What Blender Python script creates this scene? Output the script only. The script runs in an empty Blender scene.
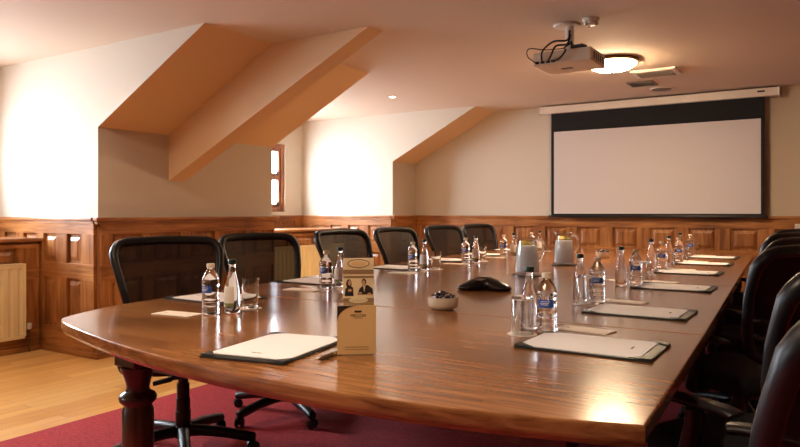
import bpy, bmesh, math, random
from mathutils import Vector, Matrix
random.seed(7)
PI = math.pi
SC = bpy.context.scene
COL = SC.collection

# ------------------------------------------------------------ materials
def s2l(c):
    return tuple(((v/12.92) if v <= .04045 else ((v+.055)/1.055)**2.4) for v in (x/255 for x in c))

def mat(name, col, rough=.5, metal=0, spec=None, coat=0, trans=0, ior=None, alpha=None, emit=None, es=0):
    m = bpy.data.materials.new(name); m.use_nodes = True
    b = m.node_tree.nodes['Principled BSDF']
    b.inputs['Base Color'].default_value = (*s2l(col), 1)
    b.inputs['Roughness'].default_value = rough
    b.inputs['Metallic'].default_value = metal
    if spec is not None: b.inputs['Specular IOR Level'].default_value = spec
    if coat: b.inputs['Coat Weight'].default_value = coat; b.inputs['Coat Roughness'].default_value = .08
    if trans: b.inputs['Transmission Weight'].default_value = trans
    if ior: b.inputs['IOR'].default_value = ior
    if alpha is not None: b.inputs['Alpha'].default_value = alpha
    if emit: b.inputs['Emission Color'].default_value = (*emit, 1); b.inputs['Emission Strength'].default_value = es
    return m

def nodes(m): return m.node_tree.nodes, m.node_tree.links, m.node_tree.nodes['Principled BSDF']

def add_noise_bump(m, scale=60, strength=.15, dist=.002, detail=4, vec=(1,1,1)):
    N, L, b = nodes(m)
    tc = N.new('ShaderNodeTexCoord'); mp = N.new('ShaderNodeMapping'); mp.inputs['Scale'].default_value = vec
    n = N.new('ShaderNodeTexNoise'); n.inputs['Scale'].default_value = scale; n.inputs['Detail'].default_value = detail
    bp = N.new('ShaderNodeBump'); bp.inputs['Strength'].default_value = strength; bp.inputs['Distance'].default_value = dist
    L.new(tc.outputs['Object'], mp.inputs[0]); L.new(mp.outputs[0], n.inputs['Vector'])
    L.new(n.outputs[0], bp.inputs['Height']); L.new(bp.outputs[0], b.inputs['Normal'])
    return m

def wood(name, dark, mid, light, scale=(14,14,1.2), rough=.35, coat=.2, bump=.08, spotscale=2.2, rvar=0):
    """scale is large across the grain and small along it"""
    m = mat(name, mid, rough, coat=coat); N, L, b = nodes(m)
    tc = N.new('ShaderNodeTexCoord'); mp = N.new('ShaderNodeMapping'); mp.inputs['Scale'].default_value = scale
    L.new(tc.outputs['Object'], mp.inputs[0])
    n1 = N.new('ShaderNodeTexNoise'); n1.inputs['Scale'].default_value = 1.6; n1.inputs['Detail'].default_value = 7; n1.inputs['Distortion'].default_value = .9
    L.new(mp.outputs[0], n1.inputs['Vector'])
    n2 = N.new('ShaderNodeTexNoise'); n2.inputs['Scale'].default_value = spotscale; n2.inputs['Detail'].default_value = 2
    L.new(tc.outputs['Object'], n2.inputs['Vector'])
    mx = N.new('ShaderNodeMath'); mx.operation = 'MULTIPLY_ADD'; mx.inputs[1].default_value = .45
    L.new(n2.outputs[0], mx.inputs[0])
    ml = N.new('ShaderNodeMath'); ml.operation = 'MULTIPLY'; ml.inputs[1].default_value = .6
    L.new(n1.outputs[0], ml.inputs[0]); L.new(ml.outputs[0], mx.inputs[2])
    r = N.new('ShaderNodeValToRGB'); e = r.color_ramp.elements
    e[0].position = .38; e[0].color = (*s2l(dark), 1); e[1].position = .66; e[1].color = (*s2l(light), 1)
    k = e.new(.52); k.color = (*s2l(mid), 1)
    L.new(mx.outputs[0], r.inputs[0]); L.new(r.outputs[0], b.inputs['Base Color'])
    bp = N.new('ShaderNodeBump'); bp.inputs['Strength'].default_value = bump; bp.inputs['Distance'].default_value = .002
    L.new(n1.outputs[0], bp.inputs['Height']); L.new(bp.outputs[0], b.inputs['Normal'])
    return m

WALL = add_noise_bump(mat('cream_wall_paint', (208,197,180), .75), 180, .08)
CEIL = add_noise_bump(mat('warm_ceiling_paint', (214,194,174), .8), 150, .06)
DARKW = add_noise_bump(mat('bounce_cutting_wall_brown', (104,80,62), .8), 150, .06)  # made-up dark tone for the unseen walls, keeps bounce off the right side
SLOPE = add_noise_bump(mat('slope_warm_bounce_tint', (230,198,158), .8), 150, .06)  # warm glow of lamps and floor bounce mixed into the slope colour
PANEL_V = wood('panelling_oak_upright', (112,64,30), (156,98,50), (186,128,72), (16,16,1.3), .38, .25)
PANEL_H = wood('panelling_oak_lengthwise', (116,68,32), (160,102,52), (188,130,74), (1.6,1.6,22), .38, .25)
TABLE = wood('polished_table_wood', (92,56,28), (138,88,48), (168,114,66), (2.2,34,34),   .19, .08, .03, 2.6)
LEGW = wood('dark_table_leg_wood', (44,26,14), (66,40,22), (88,56,32), (14,14,1.5), .3, .4)
WINW = wood('window_frame_wood', (104,58,30), (150,90,52), (176,112,68), (14,14,2), .4, .1)
BLACKP = mat('black_plastic', (16,17,19), .38)
BLACKF = add_noise_bump(mat('black_seat_fabric', (20,20,23), .9), 300, .3)
CASTER = mat('caster_nylon', (12,12,13), .45)
PAPER = mat('white_paper', (250,248,248), .7)
CARD = mat('cream_card', (240,226,208), .65)
KRAFT = mat('tan_card', (234,196,136), .55)
DARKC = mat('dark_brown_print', (38,30,26), .5)
LEATHER = add_noise_bump(mat('dark_green_leatherette', (30,34,30), .42), 250, .25)
CREAMR = mat('cream_radiator_enamel', (238,218,168), .35)
CREAMG = mat('cream_radiator_groove', (226,204,152), .4)
WHITEP = mat('white_plastic', (226,214,200), .4)
GREYP = mat('grey_metal_grille', (128,112,98), .5)
CHROME = mat('chrome', (200,200,205), .15, 1)
STEEL = mat('pewter_tray', (90,84,80), .3, .9)
BRASS = mat('aged_brass', (120,92,52), .35, .9)
GREENCAP = mat('dark_green_cap', (18,42,34), .4)
WHITECAP = mat('cream_cap', (224,206,176), .45)
BLUEL = mat('blue_label', (40,84,172), .4)
PALEL = mat('pale_label', (226,228,234), .5)
WHITEL = mat('white_label', (238,230,218), .5)
OLIVE = mat('olive_print', (134,136,84), .5)
GLASS = mat('clear_glass', (250,252,252), .02, trans=1, ior=1.45)
PET = mat('bottled_water', (250,252,255), .03, trans=1, ior=1.36)
FROST = mat('chilled_water', (252,253,255), .2, trans=.3, ior=1.33)
LEMON = mat('lemon_flesh', (232,206,84), .45)
LEMONR = mat('lemon_rind', (214,176,30), .5)
CERAM = mat('cream_ceramic', (236,222,196), .25, coat=.5)
SWEETD = mat('dark_foil', (44,30,40), .3, .4)
SWEETW = mat('silver_foil', (206,198,206), .3, .5)
SCREENB = mat('screen_black_fabric', (14,13,14), .85)
SCREENW = mat('screen_white_fabric', (208,202,202), .9)
PHONE = mat('conference_phone_black', (20,20,22), .25)
PROJ = mat('projector_beige', (222,204,180), .5)
CABLE = mat('black_cable', (15,15,16), .5)
LAMP = mat('lit_lamp_glass', (255,240,220), .4, emit=(1,.72,.44), es=70)
SPOTL = mat('lit_downlight', (255,240,220), .4, emit=(1,.78,.5), es=30)
SKIN = mat('printed_skin', (206,160,120), .6)
SUIT = mat('printed_dark_suit', (40,32,32), .6)
HAIR = mat('printed_dark_hair', (44,28,22), .6)
SEPIA = mat('printed_sepia', (150,122,84), .6)
SEPIAL = mat('printed_pale_sepia', (238,216,172), .6)
PENM = mat('pen_metal', (112,88,60), .4, .3)

# see-through mesh of the chair backs
MESHM = bpy.data.materials.new('black_chair_mesh'); MESHM.use_nodes = True
N, L, b = nodes(MESHM)
b.inputs['Base Color'].default_value = (.006,.006,.007,1); b.inputs['Roughness'].default_value = .55; b.inputs['Specular IOR Level'].default_value = .25
tr = N.new('ShaderNodeBsdfTransparent'); ms = N.new('ShaderNodeMixShader'); ms.inputs[0].default_value = .9
L.new(tr.outputs[0], ms.inputs[1]); L.new(b.outputs[0], ms.inputs[2]); L.new(ms.outputs[0], N['Material Output'].inputs[0])
FB = FROST.node_tree.nodes['Principled BSDF']; FB.inputs['Subsurface Weight'].default_value = .8; FB.inputs['Subsurface Radius'].default_value = (1,1,1); FB.inputs['Subsurface Scale'].default_value = .12
# window panes: thin glass
PANE = bpy.data.materials.new('window_glass'); PANE.use_nodes = True
N, L, b = nodes(PANE)
tr = N.new('ShaderNodeBsdfTransparent'); gl = N.new('ShaderNodeBsdfGlossy'); gl.inputs['Roughness'].default_value = .02
ms = N.new('ShaderNodeMixShader'); ms.inputs[0].default_value = .06
L.new(tr.outputs[0], ms.inputs[1]); L.new(gl.outputs[0], ms.inputs[2]); L.new(ms.outputs[0], N['Material Output'].inputs[0])
ACRYL = bpy.data.materials.new('clear_acrylic'); ACRYL.use_nodes = True
N, L, b = nodes(ACRYL)
tr = N.new('ShaderNodeBsdfTransparent'); gl = N.new('ShaderNodeBsdfGlossy'); gl.inputs['Roughness'].default_value = .05
ms = N.new('ShaderNodeMixShader'); ms.inputs[0].default_value = .1
L.new(tr.outputs[0], ms.inputs[1]); L.new(gl.outputs[0], ms.inputs[2]); L.new(ms.outputs[0], N['Material Output'].inputs[0])

THIN = bpy.data.materials.new('thin_clear_glass'); THIN.use_nodes = True
N, L, b = nodes(THIN)
tr = N.new('ShaderNodeBsdfTransparent'); tr.inputs[0].default_value = (.96,.975,.975,1); gl = N.new('ShaderNodeBsdfGlossy'); gl.inputs['Roughness'].default_value = .03
lw = N.new('ShaderNodeLayerWeight'); lw.inputs[0].default_value = .5; ms = N.new('ShaderNodeMixShader')
pw = N.new('ShaderNodeMath'); pw.operation = 'POWER'; pw.inputs[1].default_value = 2.4; ml = N.new('ShaderNodeMath'); ml.operation = 'MULTIPLY_ADD'; ml.inputs[1].default_value = .5; ml.inputs[2].default_value = .04
L.new(lw.outputs['Facing'], pw.inputs[0]); L.new(pw.outputs[0], ml.inputs[0]); L.new(ml.outputs[0], ms.inputs[0]); L.new(tr.outputs[0], ms.inputs[1]); L.new(gl.outputs[0], ms.inputs[2]); L.new(ms.outputs[0], N['Material Output'].inputs[0])

# oak strip floor
FLOOR = mat('oak_strip_floor', (214,164,98), .3, coat=.25)
N, L, b = nodes(FLOOR)
tc = N.new('ShaderNodeTexCoord'); mp = N.new('ShaderNodeMapping'); mp.inputs['Rotation'].default_value = (0,0,PI/2)
br = N.new('ShaderNodeTexBrick'); br.inputs['Scale'].default_value = 1; br.inputs['Brick Width'].default_value = 1.1
br.inputs['Row Height'].default_value = .095; br.inputs['Mortar Size'].default_value = .0012; br.inputs['Bias'].default_value = 0
br.inputs['Color1'].default_value = (*s2l((238,190,116)),1); br.inputs['Color2'].default_value = (*s2l((216,156,84)),1)
br.inputs['Mortar'].default_value = (*s2l((150,98,48)),1)
L.new(tc.outputs['Object'], mp.inputs[0]); L.new(mp.outputs[0], br.inputs['Vector'])
mp2 = N.new('ShaderNodeMapping'); mp2.inputs['Scale'].default_value = (30,2,1); L.new(tc.outputs['Object'], mp2.inputs[0])
no = N.new('ShaderNodeTexNoise'); no.inputs['Scale'].default_value = 2; no.inputs['Detail'].default_value = 6; L.new(mp2.outputs[0], no.inputs['Vector'])
mxx = N.new('ShaderNodeMix'); mxx.data_type = 'RGBA'; mxx.blend_type = 'OVERLAY'; mxx.inputs[0].default_value = .35
L.new(br.outputs[0], mxx.inputs[6]); L.new(no.outputs[0], mxx.inputs[7]); L.new(mxx.outputs[2], b.inputs['Base Color'])

CARPET = mat('red_carpet_pile', (150,46,50), .95)
N, L, b = nodes(CARPET)
tc = N.new('ShaderNodeTexCoord'); no = N.new('ShaderNodeTexNoise'); no.inputs['Scale'].default_value = 90; no.inputs['Detail'].default_value = 5
L.new(tc.outputs['Object'], no.inputs['Vector'])
r = N.new('ShaderNodeValToRGB'); r.color_ramp.elements[0].position = .3; r.color_ramp.elements[0].color = (*s2l((138,28,40)),1)
r.color_ramp.elements[1].position = .75; r.color_ramp.elements[1].color = (*s2l((196,56,62)),1)
L.new(no.outputs[0], r.inputs[0]); L.new(r.outputs[0], b.inputs['Base Color'])
bp = N.new('ShaderNodeBump'); bp.inputs['Strength'].default_value = .5; bp.inputs['Distance'].default_value = .004
L.new(no.outputs[0], bp.inputs['Height']); L.new(bp.outputs[0], b.inputs['Normal'])

# ------------------------------------------------------------ mesh helpers
def obj(name, bm, m=None, parent=None, smooth=False, recalc=True):
    if recalc: bmesh.ops.recalc_face_normals(bm, faces=bm.faces)
    me = bpy.data.meshes.new(name); bm.to_mesh(me); bm.free()
    ms = m if isinstance(m, (list, tuple)) else [m]
    for x in ms: me.materials.append(x)
    if smooth:
        me.shade_smooth() if hasattr(me, 'shade_smooth') else None
        if smooth is not True:
            me.set_sharp_from_angle(angle=smooth)
    o = bpy.data.objects.new(name, me); COL.objects.link(o)
    if parent: o.parent = parent
    return o

def tag(o, label=None, cat=None, group=None, kind=None):
    if label: o['label'] = label
    if cat: o['category'] = cat
    if group: o['group'] = group
    if kind: o['kind'] = kind
    return o

def thing(name, label, cat, loc=(0,0,0), rz=0, group=None):
    o = bpy.data.objects.new(name, None); COL.objects.link(o)
    o.location = loc; o.rotation_euler = (0,0,rz); o.empty_display_size = .1
    return tag(o, label, cat, group)

def dup(root, loc=None, rz=None, label=None, group=None):
    c = root.copy(); COL.objects.link(c)
    if loc is not None: c.location = loc
    if rz is not None: c.rotation_euler = (0,0,rz)
    if label: c['label'] = label
    if group: c['group'] = group
    for ch in list(root.children):
        k = ch.copy(); COL.objects.link(k); k.parent = c
        for g in list(ch.children):
            q = g.copy(); COL.objects.link(q); q.parent = k
    return c

def box(bm, x0, x1, y0, y1, z0, z1, bev=0, seg=1, mi=0, M=None):
    t = bmesh.new()
    vs = [t.verts.new((x,y,z)) for x in (x0,x1) for y in (y0,y1) for z in (z0,z1)]
    for f in ((0,1,3,2),(4,6,7,5),(0,4,5,1),(2,3,7,6),(0,2,6,4),(1,5,7,3)): t.faces.new([vs[i] for i in f])
    bmesh.ops.recalc_face_normals(t, faces=t.faces)
    if bev: bmesh.ops.bevel(t, geom=t.edges[:], offset=bev, segments=seg, profile=.6, affect='EDGES')
    merge(bm, t, mi, M)

def merge(bm, t, mi=0, M=None):
    if M is not None: bmesh.ops.transform(t, matrix=M, verts=t.verts)
    vm = {v: bm.verts.new(v.co) for v in t.verts}
    for f in t.faces:
        try: nf = bm.faces.new([vm[v] for v in f.verts]); nf.material_index = mi or f.material_index; nf.smooth = f.smooth
        except ValueError: pass
    t.free()

def lathe(bm, prof, seg=24, c=(0,0,0), mi=0, M=None, caps=True, phase=0):
    t = bmesh.new(); rings = []
    for r, z in prof:
        rings.append([t.verts.new((r*math.cos(2*PI*i/seg+phase), r*math.sin(2*PI*i/seg+phase), z)) for i in range(seg)])
    for a, b_ in zip(rings, rings[1:]):
        for i in range(seg):
            t.faces.new((a[i], a[(i+1) % seg], b_[(i+1) % seg], b_[i]))
    if caps:
        t.faces.new(rings[0][::-1]); t.faces.new(rings[-1])
    merge(bm, t, mi, (M or Matrix()) if M is not None else Matrix.Translation(c))

def tube(bm, pts, r, seg=8, mi=0, flat=1.0, closed=False):
    """sweep of a circle (or an ellipse) along points; r may be a list"""
    P = [Vector(p) for p in pts]; n = len(P); rings = []; prevn = None
    for i in range(n):
        a = P[(i-1) % n] if (closed or i > 0) else P[i]
        c = P[(i+1) % n] if (closed or i < n-1) else P[i]
        d = (c-a).normalized()
        if prevn is None:
            up = Vector((0,0,1)) if abs(d.z) < .9 else Vector((1,0,0)); nn = (up - d*up.dot(d)).normalized()
        else: nn = (prevn - d*prevn.dot(d)).normalized()
        prevn = nn; bb = d.cross(nn); rr = r[i] if isinstance(r, (list, tuple)) else r
        rings.append([bm.verts.new(P[i] + nn*rr*math.cos(2*PI*k/seg) + bb*rr*flat*math.sin(2*PI*k/seg)) for k in range(seg)])
    rng = range(n if closed else n-1)
    for i in rng:
        a, b_ = rings[i], rings[(i+1) % n]
        for k in range(seg):
            f = bm.faces.new((a[k], a[(k+1) % seg], b_[(k+1) % seg], b_[k])); f.material_index = mi
    if not closed:
        for q in (rings[0][::-1], rings[-1]):
            f = bm.faces.new(q); f.material_index = mi

def spline(pts, n=6):
    P = [Vector(p) for p in pts]; out = []
    for i in range(len(P)-1):
        p0 = P[max(i-1,0)]; p1 = P[i]; p2 = P[i+1]; p3 = P[min(i+2,len(P)-1)]
        for k in range(n):
            t = k/n
            out.append(.5*((2*p1)+(p2-p0)*t+(2*p0-5*p1+4*p2-p3)*t*t+(3*p1-p0-3*p2+p3)*t**3))
    out.append(P[-1]); return out

def prism(bm, poly, a, b_, axis='Y', mi=0):
    """poly in XZ extruded along Y, or in XY extruded along Z"""
    def V(p, q): return (p[0], q, p[1]) if axis == 'Y' else (p[0], p[1], q)
    A = [bm.verts.new(V(p, a)) for p in poly]; B = [bm.verts.new(V(p, b_)) for p in poly]
    fs = [bm.faces.new(A[::-1]), bm.faces.new(B)]
    n = len(poly)
    for i in range(n): fs.append(bm.faces.new((A[i], A[(i+1) % n], B[(i+1) % n], B[i])))
    for f in fs: f.material_index = mi
    return fs

def inset_poly(P, d):
    n = len(P); out = []
    A = sum(P[i][0]*P[(i+1) % n][1]-P[(i+1) % n][0]*P[i][1] for i in range(n)); s = 1 if A > 0 else -1
    for i in range(n):
        p0, p1, p2 = Vector(P[i-1]), Vector(P[i]), Vector(P[(i+1) % n])
        e1 = (p1-p0).normalized(); e2 = (p2-p1).normalized()
        n1 = Vector((-e1.y, e1.x))*s; n2 = Vector((-e2.y, e2.x))*s
        m = (n1+n2).normalized(); k = d/max(.35, m.dot(n1)); q = p1+m*k
        out.append((q.x, q.y))
    return out

def slab(bm, P, levels, mi=0):
    rings = [[bm.verts.new((x, y, z)) for x, y in (inset_poly(P, d) if d else P)] for d, z in levels]
    n = len(P)
    for a, b_ in zip(rings, rings[1:]):
        for i in range(n): bm.faces.new((a[i], a[(i+1) % n], b_[(i+1) % n], b_[i])).material_index = mi
    bm.faces.new(rings[0][::-1]).material_index = mi; bm.faces.new(rings[-1]).material_index = mi

def text_obj(name, s, size, m, parent, M, extrude=.0003):
    cu = bpy.data.curves.new(name, 'FONT'); cu.body = s; cu.size = size; cu.extrude = extrude
    cu.align_x = 'CENTER'; cu.align_y = 'CENTER'
    t = bpy.data.objects.new(name+'_src', cu); COL.objects.link(t)
    bpy.context.view_layer.update()
    me = bpy.data.meshes.new_from_object(t.evaluated_get(bpy.context.evaluated_depsgraph_get()))
    bpy.data.objects.remove(t); bpy.data.curves.remove(cu)
    me.transform(M); me.name = name; me.materials.clear(); me.materials.append(m)
    o = bpy.data.objects.new(name, me); COL.objects.link(o); o.parent = parent
    return o

def rotz(a): return Matrix.Rotation(a, 4, 'Z')
def T(x, y, z): return Matrix.Translation((x, y, z))

# ------------------------------------------------------------ the room
XR, XK, XC, XW = 2.3, -4.88, -3.65, -6.45       # right wall, knee wall, crease, dormer window wall
YB, YF, ZC, ZK = 8.1, -3.7, 2.48, 1.84
DORM = [(.91, 3.22), (5.21, 7.52), (-3.39, -1.08)]  # last dormer is added, unseen behind the camera, for more daylight
def struct(name, bm, m, parent=None, smooth=False):
    o = obj(name, bm, m, parent, smooth)
    if not parent: o['kind'] = 'structure'
    return o

bm = bmesh.new(); box(bm, XW-.3, XR+.2, YF-.2, YB+.2, -.12, 0); struct('floor', bm, FLOOR)
bm = bmesh.new(); box(bm, XW-.3, XR+.2, YF-.2, YB+.2, ZC, ZC+.15); struct('ceiling', bm, CEIL)
bm = bmesh.new(); box(bm, XW-.3, XR+.2, YB, YB+.2, 0, ZC); struct('wall_back', bm, WALL)
bm = bmesh.new(); box(bm, XW-.3, XR+.2, YF-.2, YF, 0, ZC); struct('wall_front', bm, DARKW)
bm = bmesh.new(); box(bm, XR, XR+.2, YF, YB, 0, ZC); struct('wall_right', bm, DARKW)
for a, b_ in ((YF, DORM[2][0]), (DORM[2][1], DORM[0][0]), (DORM[0][1], DORM[1][0]), (DORM[1][1], YB)):
    bm = bmesh.new()
    fs = prism(bm, [(XW-.1, 0), (XK, 0), (XK, ZK), (XC, ZC), (XW-.1, ZC)], a, b_)
    fs[4].material_index = 1                     # the sloping ceiling face
    struct('wall_left', bm, [WALL, SLOPE])
WY = [(1.27, 2.85), (5.57, 7.15), (-3.03, -1.45)]; WZ = (1.17, 2.12)  # last opening belongs to the added dormer, a daylight source out of view
for i, ((a, b_), (w0, w1)) in enumerate(zip(DORM, WY)):
    bm = bmesh.new()
    for y0, y1, z0, z1 in ((a, w0, 0, ZC), (w1, b_, 0, ZC), (w0, w1, 0, WZ[0]), (w0, w1, WZ[1], ZC)):
        box(bm, XW-.14, XW, y0, y1, z0, z1)
    struct('wall_dormer', bm, WALL)
    win = bpy.data.objects.new('window_%d' % (i+1), None); COL.objects.link(win); win['kind'] = 'structure'
    bm = bmesh.new(); x0, x1 = XW-.10, XW-.02
    for y0, y1, z0, z1 in ((w0, w0+.06, *WZ), (w1-.06, w1, *WZ), (w0+.06, w1-.06, WZ[0], WZ[0]+.06), (w0+.06, w1-.06, WZ[1]-.06, WZ[1])):
        box(bm, x0, x1, y0, y1, z0, z1, .004)
    obj('window_frame', bm, WINW, win)
    ym = (w0+w1)/2; zm = 1.66
    bm = bmesh.new()
    for ya, yb in ((w0+.06, ym), (ym, w1-.06)):
        for za, zb in ((WZ[0]+.06, zm), (zm, WZ[1]-.06)):
            for y0, y1, z0, z1 in ((ya, ya+.045, za, zb), (yb-.045, yb, za, zb), (ya+.045, yb-.045, za, za+.045), (ya+.045, yb-.045, zb-.045, zb)):
                box(bm, x0+.015, x1-.015, y0, y1, z0, z1, .003)
    obj('sash', bm, WINW, win)
    bm = bmesh.new(); box(bm, x0+.035, x0+.04, w0+.06, w1-.06, WZ[0]+.06, WZ[1]-.06); obj('window_pane', bm, PANE, win)
    bm = bmesh.new()
    for zz in (WZ[0]+.085, zm+.02): box(bm, x1-.015, x1+.01, w1-.16, w1-.12, zz, zz+.05, .004)
    obj('window_catch', bm, BLACKP, win)

# boxed rafter under the slope
bm = bmesh.new()
prism(bm, [(XK, 1.84), (XC, ZC), (-2.73, ZC), (XK, 1.437)], 3.90, 4.07)
struct('ceiling_beam', bm, SLOPE)

# ---- panelled dado
def dado(name, p0, p1, nrm, starts, pw, z_up=(.745,.983), z_lo=(.21,.62), top=1.12, cap=True, base=True, zmin=0, d0=0, d1=0):
    """panelling from p0 to p1, facing nrm; starts: distances along the run where panels begin.
    d0/d1: extra length of the cap and the skirting beyond each end"""
    p0 = Vector((*p0, 0)); p1 = Vector((*p1, 0)); u = (p1-p0).normalized(); n = Vector((*nrm, 0)); Lg = (p1-p0).length
    M = Matrix(((u.x, n.x, 0, p0.x), (u.y, n.y, 0, p0.y), (0, 0, 1, 0), (0, 0, 0, 1)))
    bm = bmesh.new()
    box(bm, 0, Lg, .001, .012, zmin, top-.02, mi=0, M=M)                  # backing
    rails = [(z_up[1], top-.03)]
    if z_lo: rails += [(z_lo[1], z_up[0]), (zmin, z_lo[0])]
    else: rails += [(zmin, z_up[0])]
    for z0, z1 in rails: box(bm, 0, Lg, .012, .037, z0, z1, .003, mi=1, M=M)
    rows = [z_up] + ([z_lo] if z_lo else [])
    for z0, z1 in rows:
        s = 0
        for a in list(starts)+[Lg]:
            if a-s > .005: box(bm, s, a, .012, .037, z0, z1, .003, mi=0, M=M)
            s = a+pw
        for a in starts:                                                   # raised and fielded panel
            x0, x1 = a+.002, a+pw-.002
            t = bmesh.new(); q = []
            for ins, dd in ((0, .0125), (.022, .0125), (.026, .018), (.052, .030)):
                q.append([t.verts.new(v) for v in ((x0+ins, dd, z0+.002+ins), (x1-ins, dd, z0+.002+ins), (x1-ins, dd, z1-.002-ins), (x0+ins, dd, z1-.002-ins))])
            for A, B in zip(q, q[1:]):
                for i in range(4): t.faces.new((A[i], A[(i+1) % 4], B[(i+1) % 4], B[i]))
            t.faces.new(q[-1]); merge(bm, t, 0, M)
    if cap:
        box(bm, -d0, Lg+d1, .001, .060, top-.03, top, .008, 2, mi=1, M=M)
        box(bm, -d0*.7, Lg+d1*.7, .001, .044, top-.055, top-.03, .006, 2, mi=1, M=M)
    if base:
        box(bm, -d0*.6, Lg+d1*.6, .001, .036, zmin, .13, .003, mi=1, M=M)
        box(bm, -d0*.9, Lg+d1*.9, .001, .050, zmin, .05, .006, 2, mi=1, M=M)
        box(bm, -d0*.5, Lg+d1*.5, .001, .042, .13, .155, .008, 2, mi=1, M=M)
    o = obj(name, bm, [PANEL_V, PANEL_H]); o['kind'] = 'structure'
    return o

tn = 1
def TR():
    global tn; s = 'trim_%d' % tn; tn += 1; return s
# knee wall runs (facing +X)
dado(TR(), (XK, 3.22), (XK, 5.21), (1,0), [.10+.395*i for i in range(5)], .285, d0=.05, d1=.05)
dado(TR(), (XK, 7.52), (XK, 8.1), (1,0), [.14], .30, d0=.05)
dado(TR(), (XK, -1.08), (XK, .91), (1,0), [.10+.395*i for i in range(5)], .285)
# dormer cheeks facing the camera, and facing away
for yc in (3.22, 7.52): dado(TR(), (XW, yc), (XK-.002, yc), (0,-1), [.24, .55, .86, 1.20], .19)
for yc in (.91, 5.21): dado(TR(), (XK-.002, yc), (XW, yc), (0,1), [.12, .46, .80, 1.14], .19)
# back wall
dado(TR(), (XK+.05, YB), (XR, YB), (0,-1), [.20+.418*i for i in range(17)], .275)
dado(TR(), (XR, YB), (XR, YF), (-1,0), [.2+.418*i for i in range(25)], .275)
# boxed window sills with panelled fronts
for a, b_ in DORM:
    dado(TR(), (-5.66, a+.05), (-5.66, b_-.05), (1,0), [.14+.5*i for i in range(4)], .38, z_up=(.70,.86), z_lo=(.2,.6), top=.925, cap=False)
    bm = bmesh.new(); box(bm, XW+.04, -5.60, a+.033, b_-.033, .915, .945, .008, 2)
    box(bm, XW+.04, -5.66, a+.05, b_-.05, .0, .914)
    struct(TR(), bm, PANEL_H)
    dado(TR(), (XW, a+.04), (XW, b_-.04), (1,0), [.2+.4*i for i in range(5)], .26, z_up=(.97,1.04), z_lo=None, top=1.12, zmin=.95, base=False)

# carpet
bm = bmesh.new(); box(bm, -3.5, XR-.06, YF+.06, YB-.06, 0.0005, .008, .002)
tag(obj('carpet', bm, CARPET), 'red carpet laid over the oak floor under the long table', 'carpet')

# ------------------------------------------------------------ table
left_edge = [(-2.50,1.56), (-2.59,1.80), (-2.655,2.35), (-2.69,2.9), (-2.84,4.15), (-2.95,5.3), (-3.03,6.6), (-3.06,7.22)]
near_edge = [(-2.50,1.56), (-2.44,1.46), (-2.30,1.395), (-1.96,1.30), (-1.66,1.235), (-1.37,1.20), (-1.10,1.185), (-.85,1.19), (-.60,1.225), (-.40,1.275), (-.285,1.31)]
right_edge = [(-.285,1.31), (-.328,2.3), (-.374,3.2), (-.42,4.1), (-.485,5.4), (-.57,7.2)]
far_edge = [(-.57,7.2), (-1.1,7.42), (-1.8,7.52), (-2.6,7.42), (-3.06,7.22)]
def samp(pts, n): return [(p.x, p.y) for p in spline([(a, b_, 0) for a, b_ in pts], n)]
Ls, Ns, Rs, Fs = samp(left_edge, 4), samp(near_edge, 4), samp(right_edge, 4), samp(far_edge, 5)
def interp(S, y):
    for (xa, ya), (xb, yb) in zip(S, S[1:]):
        if ya <= y <= yb: return xa+(xb-xa)*(y-ya)/(yb-ya+1e-9)
    return S[-1][0]
table = thing('conference_table', 'long polished brown wooden conference table with curved end and turned legs', 'table', (-1.6, 4.2, .008))
TO = Vector((1.6, -4.2, 0))
seams = [2.38, 4.04, 5.70]
def section(y0, y1):
    poly = []
    if y0 is None:
        poly += Ns[1:]; poly += [(x, y) for x, y in Rs if Rs[0][1] < y < y1-.01]
        poly += [(interp(Rs, y1), y1), (interp(Ls, y1), y1)]
        poly += [(x, y) for x, y in reversed(Ls) if Ls[0][1] <= y < y1-.01]
    elif y1 is None:
        poly += [(interp(Ls, y0), y0), (interp(Rs, y0), y0)] + [(x, y) for x, y in Rs if y > y0+.01 and y < 7.19]
        poly += Fs + [(x, y) for x, y in reversed(Ls) if y0+.01 < y < 7.21]
    else:
        poly += [(interp(Ls, y0), y0), (interp(Rs, y0), y0)] + [(x, y) for x, y in Rs if y0+.01 < y < y1-.01]
        poly += [(interp(Rs, y1), y1), (interp(Ls, y1), y1)] + [(x, y) for x, y in reversed(Ls) if y0+.01 < y < y1-.01]
    return poly
g = .0012
for y0, y1 in ((None, seams[0]-g), (seams[0]+g, seams[1]-g), (seams[1]+g, seams[2]-g), (seams[2]+g, None)):
    P = section(y0, y1); bm = bmesh.new()
    e = .0015 if y0 is not None and y1 is not None else .0015
    slab(bm, P, [(.022, .700), (.010, .704), (.001, .716), (0, .722), (0, .742), (.0008, .7465), (.0025, .7492), (.005, .75)])
    bmesh.ops.translate(bm, vec=TO, verts=bm.verts)
    obj('tabletop', bm, TABLE, table)
LEGS = [(-2.0,1.47), (-.52,1.46), (-2.22,4.45), (-1.02,4.45), (-2.35,6.9), (-1.2,6.9)]
bm = bmesh.new()
box(bm, -1.89, -.58, 1.445, 1.475, .62, .70)
box(bm, -.79, -.73, 1.5, 6.95, .62, .70); box(bm, -2.35, -2.29, 1.62, 6.95, .62, .70)
for y in (2.38, 4.04, 5.7, 6.9): box(bm, -2.29, -.79, y-.04, y+.04, .62, .70)
bmesh.ops.translate(bm, vec=TO, verts=bm.verts); obj('apron', bm, LEGW, table)
prof = [(.030,.0), (.038,.01), (.040,.05), (.032,.075), (.030,.09), (.036,.12), (.043,.2), (.046,.35), (.046,.475), (.041,.485), (.041,.492), (.052,.503), (.055,.515), (.050,.528), (.036,.538), (.033,.55), (.036,.57), (.045,.60), (.050,.615), (.050,.622), (.040,.626)]
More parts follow.
